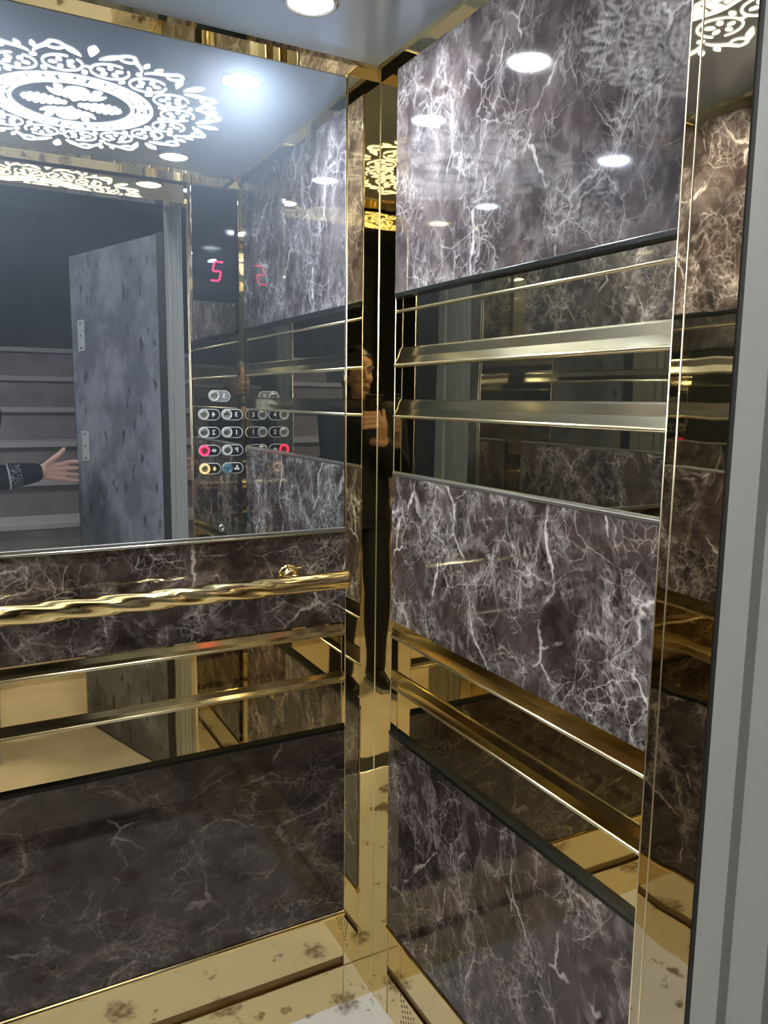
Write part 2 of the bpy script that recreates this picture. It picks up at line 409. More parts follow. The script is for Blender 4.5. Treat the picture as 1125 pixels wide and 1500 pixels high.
# skirtings: gold upper plate, dark groove, gold lower plate
def skirting(name, side, length, s_in, zt, over):
    zg = .098
    bm = BM(); side.slab(bm, s_in, length, -.001, .0075, zg + .024, zt - .016, .0008)
    o = struct(obj(name, bm, MA['gold']))
    rod = [(-.001, zt + .001), (.006, zt + .001)] + [(.008 + .007 * math.sin(t), zt - .0075 + .0075 * math.cos(t)) for t in [PI * k / 8 for k in range(9)]] + [(-.001, zt - .016)]
    bm = BM(); side.strip(bm, rod, s_in, length); obj('gold_moulding', bm, MA['gold_rail'], o)
    bm = BM(); side.slab(bm, s_in, length, -.001, .0030, zg, zg + .024); obj('groove', bm, MA['gold_dark'], o)
    bm = BM(); side.slab(bm, s_in, length, -.001, .0075, 0, zg, .0006); q = obj('lower_plate', bm, MA['gold'], o)
    if over:
        bm = BM(); a_, p_, org = side.axes(); tube(bm, [org + a_ * .010 + p_ * .0095 + Vector((0, 0, zg)), org + a_ * length + p_ * .0095 + Vector((0, 0, zg))], .0011, 8); obj('bead', bm, MA['gold_bead'], q, True)
    return o
skirting('baseboard_back', bk, W - POST, POST, .240, True)
br = skirting('baseboard_right', rt, D - .05, POST, .226, False)
bm = BM()
for k in range(6):
    nd = k + 1 if k < 5 else 8
    for j in range(nd):
        yy = -.1455 - .0085 * k - (j - (nd - 1) / 2) * .0112; zz = .0925 - .0075 * k + (j - (nd - 1) / 2) * .0074
        box(bm, -.0079, -.0070, yy - .0013, yy + .0013, zz - .0032, zz + .0032)
obj('vent_slots', bm, MA['dash'], br)
skirting('baseboard_left', lf, D - .05, POST, .226, False)

# corner posts: L-shaped gold mirror strips
def post(name, cx, sx, cy, sy, la, lb, h=H - .004, t=.009, edge=True):
    pts = [(cx, cy), (cx + sx * la, cy), (cx + sx * la, cy + sy * t), (cx + sx * t, cy + sy * t), (cx + sx * t, cy + sy * lb), (cx, cy + sy * lb)]
    bm = BM(); prism(bm, pts, 0, h)
    o = struct(obj(name, bm, MA['gold_wavy']))
    if not edge: return o
    bm = BM()
    for q in ((cx + sx * la, cy + sy * .0088), (cx + sx * .0088, cy + sy * lb), (cx + sx * .0094, cy + sy * .0094)):
        tube(bm, [(q[0], q[1], 0), (q[0], q[1], h)], .0010, 8)
    obj('bead', bm, MA['gold_bead'], o, True)
    return o
post('trim_1', 0, -1, 0, -1, POST, POST)
post('trim_2', -W, 1, 0, -1, POST, POST)
post('trim_3', 0, -1, -D, 1, .006, .05, t=.003, edge=False)
post('trim_4', -W, 1, -D, 1, .006, .05, t=.003, edge=False)

# gold cove round the ceiling
def cove(name, p0, p1, n):
    bm = BM(); sweep(bm, [(0, -.026), (.005, -.027), (.0235, -.008), (.026, 0.001), (0, .001)], p0, p1, n); return struct(obj(name, bm, MA['gold']))
cove('trim_5', (-W, 0, H), (0, 0, H), (0, -1, 0))
cove('trim_6', (0, 0, H), (0, -D, H), (-1, 0, 0))
cove('trim_7', (-W, 0, H), (-W, -D, H), (1, 0, 0))
cove('trim_8', (-W, -D, H), (0, -D, H), (0, 1, 0))

# front wall: two returns and the transom over the doorway, reveals turned into the opening
bm = BM()
def ret_pts(s):   # s=+1 right return, -1 left
    c = -W / 2
    f = lambda x: (x if s > 0 else -W - x)
    return [(f(0), -D), (f(-RET + .0012), -D), (f(-RET), -D - .0012), (f(-RET), -.9475), (f(-RET + .0006), -.9482), (f(-RET), -.949), (f(-RET), -DO), (f(0), -DO)]
prism(bm, ret_pts(1), 0, H + .02); prism(bm, ret_pts(-1), 0, H + .02)
wf = struct(obj('wall_front', bm, MA['bronze_wavy']))
bm = BM(); box(bm, -W + RET, -RET, -DO, -D - .018, DOORZ, H + .02)
obj('transom', bm, MA['gold'], wf)
bm = BM(); tube(bm, [(-RET + .0004, -D - .0004, 0), (-RET + .0004, -D - .0004, DOORZ)], .0010, 8); tube(bm, [(-W + RET - .0004, -D - .0004, 0), (-W + RET - .0004, -D - .0004, DOORZ)], .0010, 8); tube(bm, [(-RET, -.948, 0), (-RET, -.948, DOORZ)], .0009, 8); tube(bm, [(-W + RET, -.948, 0), (-W + RET, -.948, DOORZ)], .0009, 8)
obj('bead', bm, MA['gold_bead'], wf, True)

# mirror on the back wall
MZ0, MZ1 = 1.129, H - .026
bm = BM(); box(bm, -W + POST + .004, -POST - .003, -.009, -.001, MZ0, MZ1, .0012)
mir = tag(obj('wall_mirror', bm, MA['mirror']), 'large frameless wall mirror filling the back wall above the brass handrail', 'mirror')
bm = BM(); box(bm, -W + POST, -POST, -.011, 0, MZ0 - .004, MZ0 + .0005, .0008); obj('bottom_channel', bm, MA['silver'], mir)

# ------------------------------------------------------------------ handrail
hr = empty('handrail', (-W / 2, -.06, 1.03))
tag(hr, 'polished brass handrail with a twisted grip across the back wall under the mirror', 'handrail')
RZ, RY, RR = 1.029, -.062, .0185
bm = BM(); seg = 40; xs = []
x = -.105; n = 300; x_end = -W + .105
rings = []
for i in range(n + 1):
    xx = x + (x_end - x) * i / n
    dist = min(-.105 - xx, xx - x_end)
    k = min(1, max(0, (dist - .13) / .05)); k = k * k * (3 - 2 * k)
    ring = []
    for j in range(seg):
        th = 2 * PI * j / seg
        prof = 1.0 + k * .052 * math.cos(4 * (th - xx * 2 * PI / .38))
        r = RR * prof
        ring.append(bm.verts.new((xx, RY + r * math.cos(th), RZ + r * math.sin(th))))
    rings.append(ring)
for a, b in zip(rings, rings[1:]):
    for j in range(seg): bm.faces.new((a[j], a[(j + 1) % seg], b[(j + 1) % seg], b[j]))
obj('rail', bm, MA['gold_rail'], hr, True)
for xx, s in ((-.105, 1), (x_end, -1)):
    bm = BM(); M = Matrix.Translation((xx, RY, RZ)) @ Matrix.Rotation(s * PI / 2, 4, 'Y')
    lathe(bm, [(RR, -.004), (RR, .0), (RR * .93, .002), (.0, .0028)], M, 40); obj('end_cap', bm, MA['gold_rail'], hr, True)
for xx in (-.2155, -W + .2155):
    bm = BM(); M = Matrix.Translation((xx, -.010, RZ + .008)) @ Matrix.Rotation(PI / 2, 4, 'X')
    lathe(bm, [(0, -.001), (.024, -.001), (.024, .004), (.020, .007), (.011, .009), (.0105, .030), (.0105, .05), (0, .05)], M, 28)
    obj('bracket', bm, MA['gold_rail'], hr, True)

# ------------------------------------------------------------------ downlights
def downlight(x, y, label, mat):
    e = empty('downlight', (x, y, H)); tag(e, label, 'ceiling light', 'recessed ceiling downlights')
    M = Matrix.Translation((x, y, H - .0005)) @ Matrix.Rotation(PI, 4, 'X')
    bm = BM(); lathe(bm, [(.036, -.0002), (.046, -.0002), (.047, .002), (.044, .0045), (.039, .0045), (.036, .002), (.036, -.0002)], M, 40); obj('bezel', bm, MA['steel'], e, True)
    bm = BM(); lathe(bm, [(0, .0022), (.020, .0021), (.0355, .0016), (.0355, .0), (0, 0)], M, 40); obj('lens', bm, mat, e, True)
    return e
downlight(-.241, -.195, 'blazing white round ceiling downlight nearest the gold corner post and the mirror', MA['lamp'])
downlight(-.839, -.205, 'white round ceiling downlight by the mirror on the far left, seen only in reflection', MA['lamp'])
downlight(-.238, -.79, 'pale round ceiling downlight beside the doorway above the control panel, mirrored', MA['lamp_front'])
downlight(-.843, -.80, 'pale round ceiling downlight by the doorway corner farthest from the control panel', MA['lamp_front'])

# ------------------------------------------------------------------ backlit ceiling ornament
OC = Vector((-.531, -.515)); OZ = H - .0018
orn = empty('ceiling_ornament', (OC.x, OC.y, H))
tag(orn, 'large round white backlit filigree medallion in the middle of the dark ceiling', 'ceiling ornament')
def flat(bm, pts):
    """a flat plate from a 2-D outline in ornament coordinates"""
    a = [bm.verts.new((OC.x + x, OC.y + y, OZ)) for x, y in pts]
    b = [bm.verts.new((OC.x + x, OC.y + y, H - .0001)) for x, y in pts]
    n = len(pts)
    for i in range(n):
        j = (i + 1) % n; bm.faces.new((a[i], a[j], b[j], b[i]))
    bm.faces.new(a); bm.faces.new(b[::-1])
def rotp(pts, ang, r=0):
    c, s = math.cos(ang), math.sin(ang)
    return [((x + r) * c - y * s, (x + r) * s + y * c) for x, y in pts]
def stroke_quads(bm, pts, wid):
    P = [Vector(p) for p in pts]; n = len(P)
    if not hasattr(wid, '__len__'): wid = [wid] * n
    L, R = [], []
    for i in range(n):
        d = (P[min(i + 1, n - 1)] - P[max(i - 1, 0)]).normalized(); nn = Vector((-d.y, d.x)) * wid[i] * .5
        L.append(P[i] + nn); R.append(P[i] - nn)
    for i in range(n - 1):
        flat(bm, [tuple(L[i]), tuple(L[i + 1]), tuple(R[i + 1]), tuple(R[i])])
def ellipse(cx, cy, a, b, ang=0, n=14):
    c, s = math.cos(ang), math.sin(ang)
    return [(cx + a * math.cos(t) * c - b * math.sin(t) * s, cy + a * math.cos(t) * s + b * math.sin(t) * c) for t in [2 * PI * k / n for k in range(n)]]
def leafpts(x0, y0, x1, y1, w, n=9, skew=.42):
    d = Vector((x1 - x0, y1 - y0)); nn = Vector((-d.y, d.x)).normalized()
    up, dn = [], []
    for k in range(n + 1):
        t = k / n; p = Vector((x0, y0)) + d * t
        h = w * (t / skew) ** .7 if t < skew else w * (1 - ((t - skew) / (1 - skew)) ** 1.6)
        up.append(tuple(p + nn * h)); dn.append(tuple(p - nn * h))
    return up[:-1] + [(x1, y1)] + dn[-2:0:-1]
# Greek key ring
bm = BM(); key = ['1111111', '0000001', '1111101', '1000101', '1011101', '1000001', '1111111']
NU = 16
rows = [.0076, .0062, .0076, .0062, .0076, .0062, .0076]; cols = [.155, .135, .155, .135, .155, .135, .13]
r0 = .126
for u in range(NU):
    rr = r0
    for ri in range(7):
        cc = 0
        for ci in range(7):
            if key[ri][ci] == '1':
                t0 = 2 * PI * (u + cc) / NU; t1 = 2 * PI * (u + cc + cols[ci]) / NU; tm = (t0 + t1) / 2
                ra, rb = rr, rr + rows[ri]
                flat(bm, [(ra * math.cos(t0), ra * math.sin(t0)), (rb * math.cos(t0), rb * math.sin(t0)), (rb * math.cos(tm), rb * math.sin(tm)), (rb * math.cos(t1), rb * math.sin(t1)), (ra * math.cos(t1), ra * math.sin(t1)), (ra * math.cos(tm), ra * math.sin(tm))])
            cc += cols[ci]
        rr += rows[ri]
obj('key_pattern_ring', bm, MA['ornament'], orn)
# four central leaf motifs
for q in range(4):
    bm = BM(); A = q * PI / 2
    if q % 2 == 0:
        n = 26; up, dn = [], []
        for k in range(n + 1):
            t = k / n; xx = .012 + t * .096
            h = (.007 + .027 * math.sin(PI * min(1, t * .98)) ** .8 * (.45 + .75 * t)) * (1 - .42 * (k % 4 == 3)) * (1 if t < .93 else (1 - t) / .07 + .05)
            up.append((xx, h)); dn.append((xx, -h))
        flat(bm, rotp(up + dn[::-1], A))
    else:
        flat(bm, rotp(ellipse(.062, 0, .034, .019, 0, 18), A))
        flat(bm, rotp(ellipse(.082, 0, .026, .026, 0, 18), A))
        for s in (-1, 1):
            flat(bm, rotp(leafpts(.034, s * .016, .104, s * .050, .010), A)); flat(bm, rotp(leafpts(.04, s * .030, .078, s * .062, .008), A))
            flat(bm, rotp(ellipse(.094, s * .040, .011, .009, s * .6), A))
        flat(bm, rotp(leafpts(.02, 0, .06, 0, .010), A))
    obj('leaf_motif', bm, MA['ornament'], orn)
# sixteen flower roundels
for q in range(16):
    A = (q + .5) * PI / 8; bm = BM()
    ring = [(.0375 * math.cos(t), .0375 * math.sin(t)) for t in [-.35 + (2 * PI - .5) * k / 26 for k in range(27)]]
    stroke_quads(bm, rotp(ring, A, .230), .0042)
    for k in range(5):
        t = 2 * PI * k / 5 + .3
        flat(bm, rotp(ellipse(.0185 * math.cos(t), .0185 * math.sin(t), .0085, .0056, t), A, .230))
    # link to the next roundel and a bud against the key ring
    B = (q + 1) * PI / 8
    flat(bm, rotp(ellipse(.198, 0, .009, .006), B))
    if q % 2: stroke_quads(bm, rotp([(.226, -.010), (.231, 0), (.226, .010)], B), .005)
    obj('flower_roundel', bm, MA['ornament'], orn)
# eight petal sprays
for q in range(8):
    A = q * PI / 4; bm = BM()
    flat(bm, rotp(leafpts(.284, 0, .336, 0, .0105, skew=.62), A))
    for s in (-1, 1):
        flat(bm, rotp(leafpts(.276, s * .016, .318, s * .060, .0075, skew=.45), A))
    obj('petal_spray', bm, MA['ornament'], orn)
# eight double scrolls
for q in range(8):
    A = (q + .5) * PI / 4; bm = BM()
    flat(bm, rotp(ellipse(.261, 0, .006, .007), A))
    for s in (-1, 1):
        pts, wd = [], []
        for k in range(9):
            t = k / 8; pts.append((.274 + .030 * t, s * (.004 + .010 * t + .020 * t * t))); wd.append(.003 + .006 * t)
        cx, cy = .300, s * .052
        for k in range(18):
            t = k / 17; an = PI * .5 + t * PI * 1.6; rad = .0205 * (1 - .42 * t)
            pts.append((cx + rad * math.sin(an + PI * .0) * .9 + .006, cy + s * -rad * math.cos(an - PI / 2 + PI / 2) * 1.0)); wd.append(.0072 - .0034 * t)
        stroke_quads(bm, rotp(pts, A), wd)
        flat(bm, rotp(leafpts(.296, s * .012, .322, s * .016, .006), A))
    obj('double_scroll', bm, MA['ornament'], orn)

# ------------------------------------------------------------------ control panel on the front return
YP = -D + .004
cp = empty('control_panel', (-.082, YP, 0))
tag(cp, 'tall bronze mirror control panel of round lift buttons beside the doorway', 'control panel')
bm = BM(); box(bm, -.1575, -.012, -D - .001, YP, .02, H - .03, .001); obj('faceplate', bm, MA['gold_panel'], cp)
bm = BM(); box(bm, -.1565, -.013, YP - .001, YP + .0006, 1.69, H - .032, .0004); obj('display_glass', bm, MA['black_glass'], cp)
def cop(px, pz, h=0.0): return Vector((px, YP + h, pz))
TM = Matrix(((-1, 0, 0), (0, 0, 1), (0, 1, 0)))
def txt(s, size, x, z, mat, parent, name='legend'):
    cu = bpy.data.curves.new('t', 'FONT'); cu.body = s; cu.size = size; cu.align_x = 'CENTER'; cu.align_y = 'CENTER'; cu.extrude = .0003; cu.offset = size * .02
    to = bpy.data.objects.new('t', cu); link(to)
    dg = bpy.context.evaluated_depsgraph_get(); me = bpy.data.meshes.new_from_object(to.evaluated_get(dg))
    bpy.data.objects.remove(to); bpy.data.curves.remove(cu)
    bm = BM(); bm.from_mesh(me); bpy.data.meshes.remove(me)
    for v in bm.verts: v.co = TM @ v.co + cop(x, z, .0042)
    return obj(name, bm, mat, parent)
def capsule2(hw, hh, n=14):
    p = []
    for k in range(n + 1):
        t = -PI / 2 + PI * k / n; p.append((hw - hh + hh * math.cos(t), hh * math.sin(t)))
    for k in range(n + 1):
        t = PI / 2 + PI * k / n; p.append((-hw + hh + hh * math.cos(t), hh * math.sin(t)))
    return p
def plateshape(bm, pts, x, z, h0, h1):
    a = [bm.verts.new(cop(x - px, z + pz, h0)) for px, pz in pts]; b = [bm.verts.new(cop(x - px, z + pz, h1)) for px, pz in pts]
    n = len(pts)
    for i in range(n):
        j = (i + 1) % n; bm.faces.new((a[i], a[j], b[j], b[i]))
    bm.faces.new(a); bm.faces.new(b[::-1])
def button(x, z, legend, ring='rim', dome='steel', face='black', lcol='white'):
    hw, hh = .0345, .0175
    bm = BM(); plateshape(bm, capsule2(hw, hh), x, z, -.0005, .0030)
    o = obj('call_button', bm, MA['rim'], cp)
    bm = BM(); plateshape(bm, capsule2(hw - .0024, hh - .0024), x, z, .0028, .0036); obj('button_face', bm, MA[face], o)
    bx = x - (hw - hh)                       # knob on the right as you face the panel
    M = Matrix.Translation(cop(bx, z, .003)) @ Matrix.Rotation(-PI / 2, 4, 'X')
    bm = BM(); lathe(bm, [(.0112, 0), (.0165, 0), (.0165, .003), (.0150, .0045), (.0128, .0040), (.0112, .0015), (.0112, 0)], M, 28); obj('knob_ring', bm, MA[ring], o, True)
    bm = BM(); lathe(bm, [(.0115, 0), (.0112, .0022), (.007, .0012), (0, .0002)], M, 28); obj('push_knob', bm, MA[dome], o, True)
    lx = x + .0135
    if legend in '12345P': txt(legend, .0205, lx, z, MA[lcol], o)
    else:
        bm = BM()
        def pl(pts): plateshape(bm, pts, lx, z, .0034, .0042)
        if legend == 'o':
            pl([(-.008, 0), (-.001, .006), (-.001, -.006)]); pl([(.008, 0), (.001, -.006), (.001, .006)])
        elif legend == 'b':
            pl([(-.0062, -.0045), (.0062, -.0045), (.0042, -.001), (.0042, .003), (.0022, .006), (-.0022, .006), (-.0042, .003), (-.0042, -.001)]); pl(ellipse(0, -.0062, .002, .0014))
        else:
            for k in range(3):
                t = PI / 2 + 2 * PI * k / 3; pl(ellipse(.0048 * math.cos(t), .0048 * math.sin(t), .0047, .0030, t + .5))
        obj('legend', bm, MA[lcol], o)
    return o
XL, XR = -.0418, -.1150
button(-.081, 1.4055, '5', face='grey_acrylic')
button(XL, 1.348, '3'); button(XR, 1.348, '4')
button(XL, 1.2925, '1'); button(XR, 1.2925, '2')
button(XL, 1.2365, 'P'); button(XR, 1.2365, 'o', 'red', 'red_glass')['label'] = 'lift button lit with a red ring, door opening arrows beside it'
button(XL, 1.180, 'f', 'blue', 'blue'); button(XR, 1.180, 'b', 'amber', 'gold_bead', lcol='yellow')['label'] = 'alarm button with an amber ring and a yellow bell'
# red seven-segment floor number reading 2
bm = BM()
def segm(x0, z0, x1, z1, w=.0050):
    P = [Vector((x0, z0)), Vector((x1, z1))]; d = (P[1] - P[0]).normalized(); nn = Vector((-d.y, d.x)) * w / 2
    q = [P[0] + nn, P[0] + d * -.001, P[0] - nn, P[1] - nn, P[1] + d * .001, P[1] + nn]
    plateshape(bm, [tuple(k) for k in q], -.082, 1.781, .0004, .0016)
sl = lambda x, z: (x + .26 * z, z)
for a, b in (((-.013, .028), (.013, .028)), ((.015, .026), (.015, .002)), ((.013, 0), (-.013, 0)), ((-.015, -.002), (-.015, -.026)), ((-.013, -.028), (.013, -.028))):
    A = (a[0] * .9 - .26 * a[1] * -1 * -1, a[1]); B = (b[0] * .9 - .26 * b[1], b[1]); segm(*A, *B)
obj('floor_number', bm, MA['red'], cp)
bm = BM(); plateshape(bm, ellipse(0, 0, .015, .0055, -.25), -.096, 1.8105, 0, .0012); obj('light_reflection', bm, emission('pale painted reflection', (.8, .93, 1), .35), cp)  # glowing ellipse standing in for a light reflected above the number
M = Matrix.Translation(cop(-.0805, .989, 0)) @ Matrix.Rotation(-PI / 2, 4, 'X')
bm = BM(); lathe(bm, [(0, -.001), (.012, -.001), (.012, .004), (.009, .006), (.004, .006), (.0035, .003), (0, .003)], M, 24); obj('key_switch', bm, MA['steel'], cp, True)

# ------------------------------------------------------------------ landing: frame, swing door, stairs, hall
# (jamb profile, cut along y, swept up; ribs and grooves face the opening)
FH = 2.03
bm = BM()
prof = [(0, FRAME0), (0, 1.044), (.012, 1.046), (.012, 1.0535), (.0, 1.055), (0, 1.091), (.012, 1.093), (.012, 1.1005), (0, 1.102), (0, 1.150), (.010, 1.153), (.010, 1.190), (.002, 1.193), (.002, FRAME1), (.06, FRAME1), (.06, FRAME0)]
def jamb(bm, s):
    pts = [((-RET - .0005 + p) if s > 0 else (-W + RET + .0005 - p), -y) for p, y in prof]
    prism(bm, pts, 0, FH + .06)
jamb(bm, 1); jamb(bm, -1)
box(bm, -W + RET, -RET, -FRAME1, -FRAME0, FH, FH + .06)
fr = struct(obj('trim_9', bm, MA['grey']), 'grey green enamelled landing door frame with vertical grooves', 'door frame')
bm = BM()
for s in (1, -1):
    f = lambda x: (x if s > 0 else -W - x)
    box(bm, min(f(-RET + .001), f(.03)), max(f(-RET + .001), f(.03)), -FRAME0, -DO, 0, FH)
obj('gap_shade', bm, MA['dark_gap'], fr)  # black strip standing in for the dark gap between car and frame
struct(obj('trim_10', box(BM(), -W + RET, -RET, -FRAME0 - .10, -DO, -.05, .002, .001), MA['steel']), 'metal door sill between the car floor and the landing', 'sill')

# swing door, hinged at the right jamb, held open
hx, hy = -.163, -1.250; fx, fy = -.382, -1.935
ddir = Vector((fx - hx, fy - hy, 0)); dl = ddir.length; ddir.normalize(); dn = Vector((ddir.y, -ddir.x, 0))   # dn: away from the doorway
if dn.x < 0: dn = -dn
def dbox(bm, a0, a1, b0, b1, z0, z1, bev=0):
    t = BM(); box(t, a0, a1, b0, b1, z0, z1, bev)
    for v in t.verts: v.co = Vector((hx, hy, 0)) + ddir * v.co.x + dn * v.co.y + Vector((0, 0, v.co.z))
    me = bpy.data.meshes.new('q'); t.to_mesh(me); t.free(); bm.from_mesh(me); bpy.data.meshes.remove(me)
bm = BM(); dbox(bm, .012, dl, 0, .042, .012, 1.945, .002)
dr = struct(obj('door_1', bm, MA['door']), 'scuffed blue grey steel landing door standing open, seen in the mirror', 'door')
bm = BM(); dbox(bm, .0, .045, -.006, .040, .012, 1.945, .002); obj('hinge_shadow', bm, MA['dark_gap'], dr)  # black strip standing in for the shadow at the hinge side
bm = BM(); dbox(bm, dl - .002, dl + .003, .0, .042, .012, 1.945, .001); obj('door_edge', bm, MA['dark_gap'], dr)
for z0, z1, a in ((1.575, 1.695, dl - .085), (1.142, 1.262, dl - .085)):
    bm = BM(); dbox(bm, a - .030, a + .026, -.004, .001, z0, z1, .001); o = obj('door_plate', bm, MA['plate'], dr)
    bm = BM()
    for zz in (z0 + .012, z1 - .012, (z0 + z1) / 2): dbox(bm, a - .008, a + .004, -.0055, -.003, zz - .004, zz + .004, .0008)
    obj('screw', bm, MA['steel'], o)

# landing floor, shaft face and hall shell
struct(obj('floor_landing', box(BM(), -3.2, 1.4, -6.2, -FRAME0 - .10, -.05, 0), MA['landing_floor']))
bm = BM()
box(bm, -RET + .06, 1.4, -FRAME1 + .002, -FRAME0 - .02, 0, 2.9); box(bm, -3.2, -W + RET - .06, -FRAME1 + .002, -FRAME0 - .02, 0, 2.9)
box(bm, -W + RET - .06, -RET + .06, -FRAME1 + .002, -FRAME0 - .02, FH + .06, 2.9)
struct(obj('wall_landing', bm, MA['hall']))
struct(obj('wall_hall_right', box(BM(), 1.4, 1.5, -6.2, -FRAME0 - .02, 0, 2.9), MA['hall']))
struct(obj('wall_hall_left', box(BM(), -3.3, -3.2, -6.2, -FRAME0 - .02, 0, 2.9), MA['hall']))
struct(obj('wall_hall_back', box(BM(), -3.2, 1.4, -6.3, -6.2, 0, 2.9), MA['hall']))
struct(obj('ceiling_hall', box(BM(), -3.2, 1.4, -6.2, -FRAME0 - .02, 2.9, 3.0), MA['hall']))
st = empty('staircase', (-.4, -2.52, 0))
tag(st, 'brown grey stone stairs with pale edges climbing away from the landing, in the mirror', 'stairs')
RI, TR, Y0 = .19, .28, 1.68
for n in range(3, 10):
    y = -(Y0 + TR * n); yb = y - TR if n < 9 else -6.15
    bm = BM(); box(bm, -1.75, .75, yb, y, 0, RI * n - .03); o = obj('step', bm, MA['step' if n > 3 else 'landing_floor'], st)
    bm = BM(); box(bm, -1.75, .75, yb, y + .022, RI * n - .03, RI * n, .004); obj('tread', bm, MA['nosing' if n > 3 else 'landing_floor'], o)
hl = empty('hall_fill_lamp', (-1.9, -2.0, 2.9)); tag(hl, 'round white fill lamp added on the landing ceiling, out of view, to light the hall', 'ceiling light')  # invented lamp, unseen, added to light the stairs and door
M = Matrix.Translation((-1.9, -2.0, 2.9)) @ Matrix.Rotation(PI, 4, 'X')
bm = BM(); lathe(bm, [(0, 0), (.18, 0), (.18, .03), (.17, .035), (0, .035)], M, 40); obj('fill_lamp_base', bm, MA['grey'], hl)
bm = BM(); lathe(bm, [(.165, .034), (.155, .055), (.11, .075), (0, .085)], M, 40); obj('fill_lamp_shade', bm, MA['hall_fill_lamp'], hl, True)

# ------------------------------------------------------------------ camera
CAMP = Vector((-.79485, -1.49920, 1.40))
r = Vector((.88072795, -.47347484, .01182617)); u = Vector((.05697986, .13071251, .98978156)); w = Vector((.4701825, .87105443, -.1421007))
cam = bpy.data.cameras.new('camera'); co = bpy.data.objects.new('camera', cam); link(co)
R3 = Matrix((r, u, -w)).transposed()
co.matrix_world = Matrix.Translation(CAMP) @ R3.to_4x4()
cam.sensor_fit = 'VERTICAL'; cam.sensor_height = 36; cam.sensor_width = 27; cam.lens = 1145.77 / 1500 * 36
cam.clip_start = .01
SC.camera = co

# ------------------------------------------------------------------ the person taking the picture
def capsule(bm, a, b, ra, rb, seg=20):
    a, b = Vector(a), Vector(b); d = b - a; L = d.length
    if L < 1e-6: return
    q = d.to_track_quat('Z', 'Y').to_matrix().to_4x4()
    M = Matrix.Translation(a) @ q
    prof = [(0, -ra)]
    for k in range(1, 6): t = PI / 2 * k / 6; prof.append((ra * math.sin(t), -ra * math.cos(t)))
    prof.append((ra, 0)); prof.append((rb, L))
    for k in range(5, 0, -1): t = PI / 2 * k / 6; prof.append((rb * math.sin(t), L + rb * math.cos(t)))
    prof.append((0, L + rb)); lathe(bm, prof, M, seg)
def ellipsoid(bm, c, rad, rot=None, seg=24):
    M = Matrix.Translation(c) @ (rot.to_4x4() if rot else Matrix.Identity(4)) @ Matrix.Diagonal((*rad, 1))
    prof = [(math.sin(PI * k / 14), -math.cos(PI * k / 14)) for k in range(15)]; prof[0] = (0, -1); prof[-1] = (0, 1)
    lathe(bm, prof, M, seg)
def loft(bm, rings, seg=28):
    """elliptic rings [(cx,cy,cz,rx,ry)]"""
    R = []
    for cx, cy, cz, rx, ry in rings:
        R.append([bm.verts.new((cx + rx * math.cos(2 * PI * k / seg), cy + ry * math.sin(2 * PI * k / seg), cz)) for k in range(seg)])
    for a, b in zip(R, R[1:]):
        for k in range(seg): bm.faces.new((a[k], a[(k + 1) % seg], b[(k + 1) % seg], b[k]))
    bm.faces.new(R[0][::-1]); bm.faces.new(R[-1])
def chain(bm, pts, rad):
    for (a, b), (ra, rb) in zip(zip(pts, pts[1:]), zip(rad, rad[1:])): capsule(bm, a, b, ra, rb)
def fused(name, bm, mat, parent, voxel, smooth=4):
    o = obj(name, bm, mat)
    m = o.modifiers.new('r', 'REMESH'); m.mode = 'VOXEL'; m.voxel_size = voxel; m.use_smooth_shade = True
    s = o.modifiers.new('s', 'SMOOTH'); s.factor = .5; s.iterations = smooth
    dg = bpy.context.evaluated_depsgraph_get(); me = bpy.data.meshes.new_from_object(o.evaluated_get(dg))
    old = o.data; o.modifiers.clear(); o.data = me; bpy.data.meshes.remove(old); me.name = name
    if not me.materials: me.materials.append(mat)
    for p in me.polygons: p.use_smooth = True
    if parent: o.parent = parent
    return o
V = Vector
CX, CY = -.872, -1.835
head = V((CX + .02, CY + .02, 1.515))
sh_r, el_r, wr_r = V((CX + .150, CY - .015, 1.325)), V((CX + .115, CY - .075, 1.070)), V((-.522, -1.925, 1.098))
sh_l, el_l = V((CX - .165, CY - .015, 1.325)), V((CX - .150, CY + .10, 1.085))
PHC = CAMP - w * .0125 + r * .020 - u * .058        # phone centre
wr_l = PHC - u * .128 - w * .035 - r * .030
hip_r, hip_l = V((CX + .085, CY, .86)), V((CX - .085, CY, .86))
kn_r, kn_l = V((CX + .095, CY + .025, .47)), V((CX - .10, CY + .03, .47))
an_r, an_l = V((CX + .10, CY - .005, .085)), V((CX - .105, CY, .085))
bm = BM()
loft(bm, [(CX, CY, .80, .12, .095), (CX, CY, .88, .155, .105), (CX, CY, .98, .135, .092), (CX, CY + .005, 1.08, .122, .086), (CX, CY + .005, 1.20, .140, .098), (CX, CY - .005, 1.29, .145, .092), (CX, CY - .012, 1.345, .115, .075), (CX, CY - .012, 1.375, .06, .055)])
capsule(bm, (CX, CY - .012, 1.34), (CX + .012, CY + .004, 1.45), .052, .047)
for s_, e_, h_ in ((sh_r, el_r, wr_r), (sh_l, el_l, wr_l)): chain(bm, [s_, e_, h_], [.050, .037, .026])
for a_, b_, c_ in ((hip_r, kn_r, an_r), (hip_l, kn_l, an_l)):
    chain(bm, [a_, b_, c_], [.078, .052, .036]); chain(bm, [c_ + V((0, -.03, -.045)), c_ + V((0, .13, -.06))], [.034, .026])
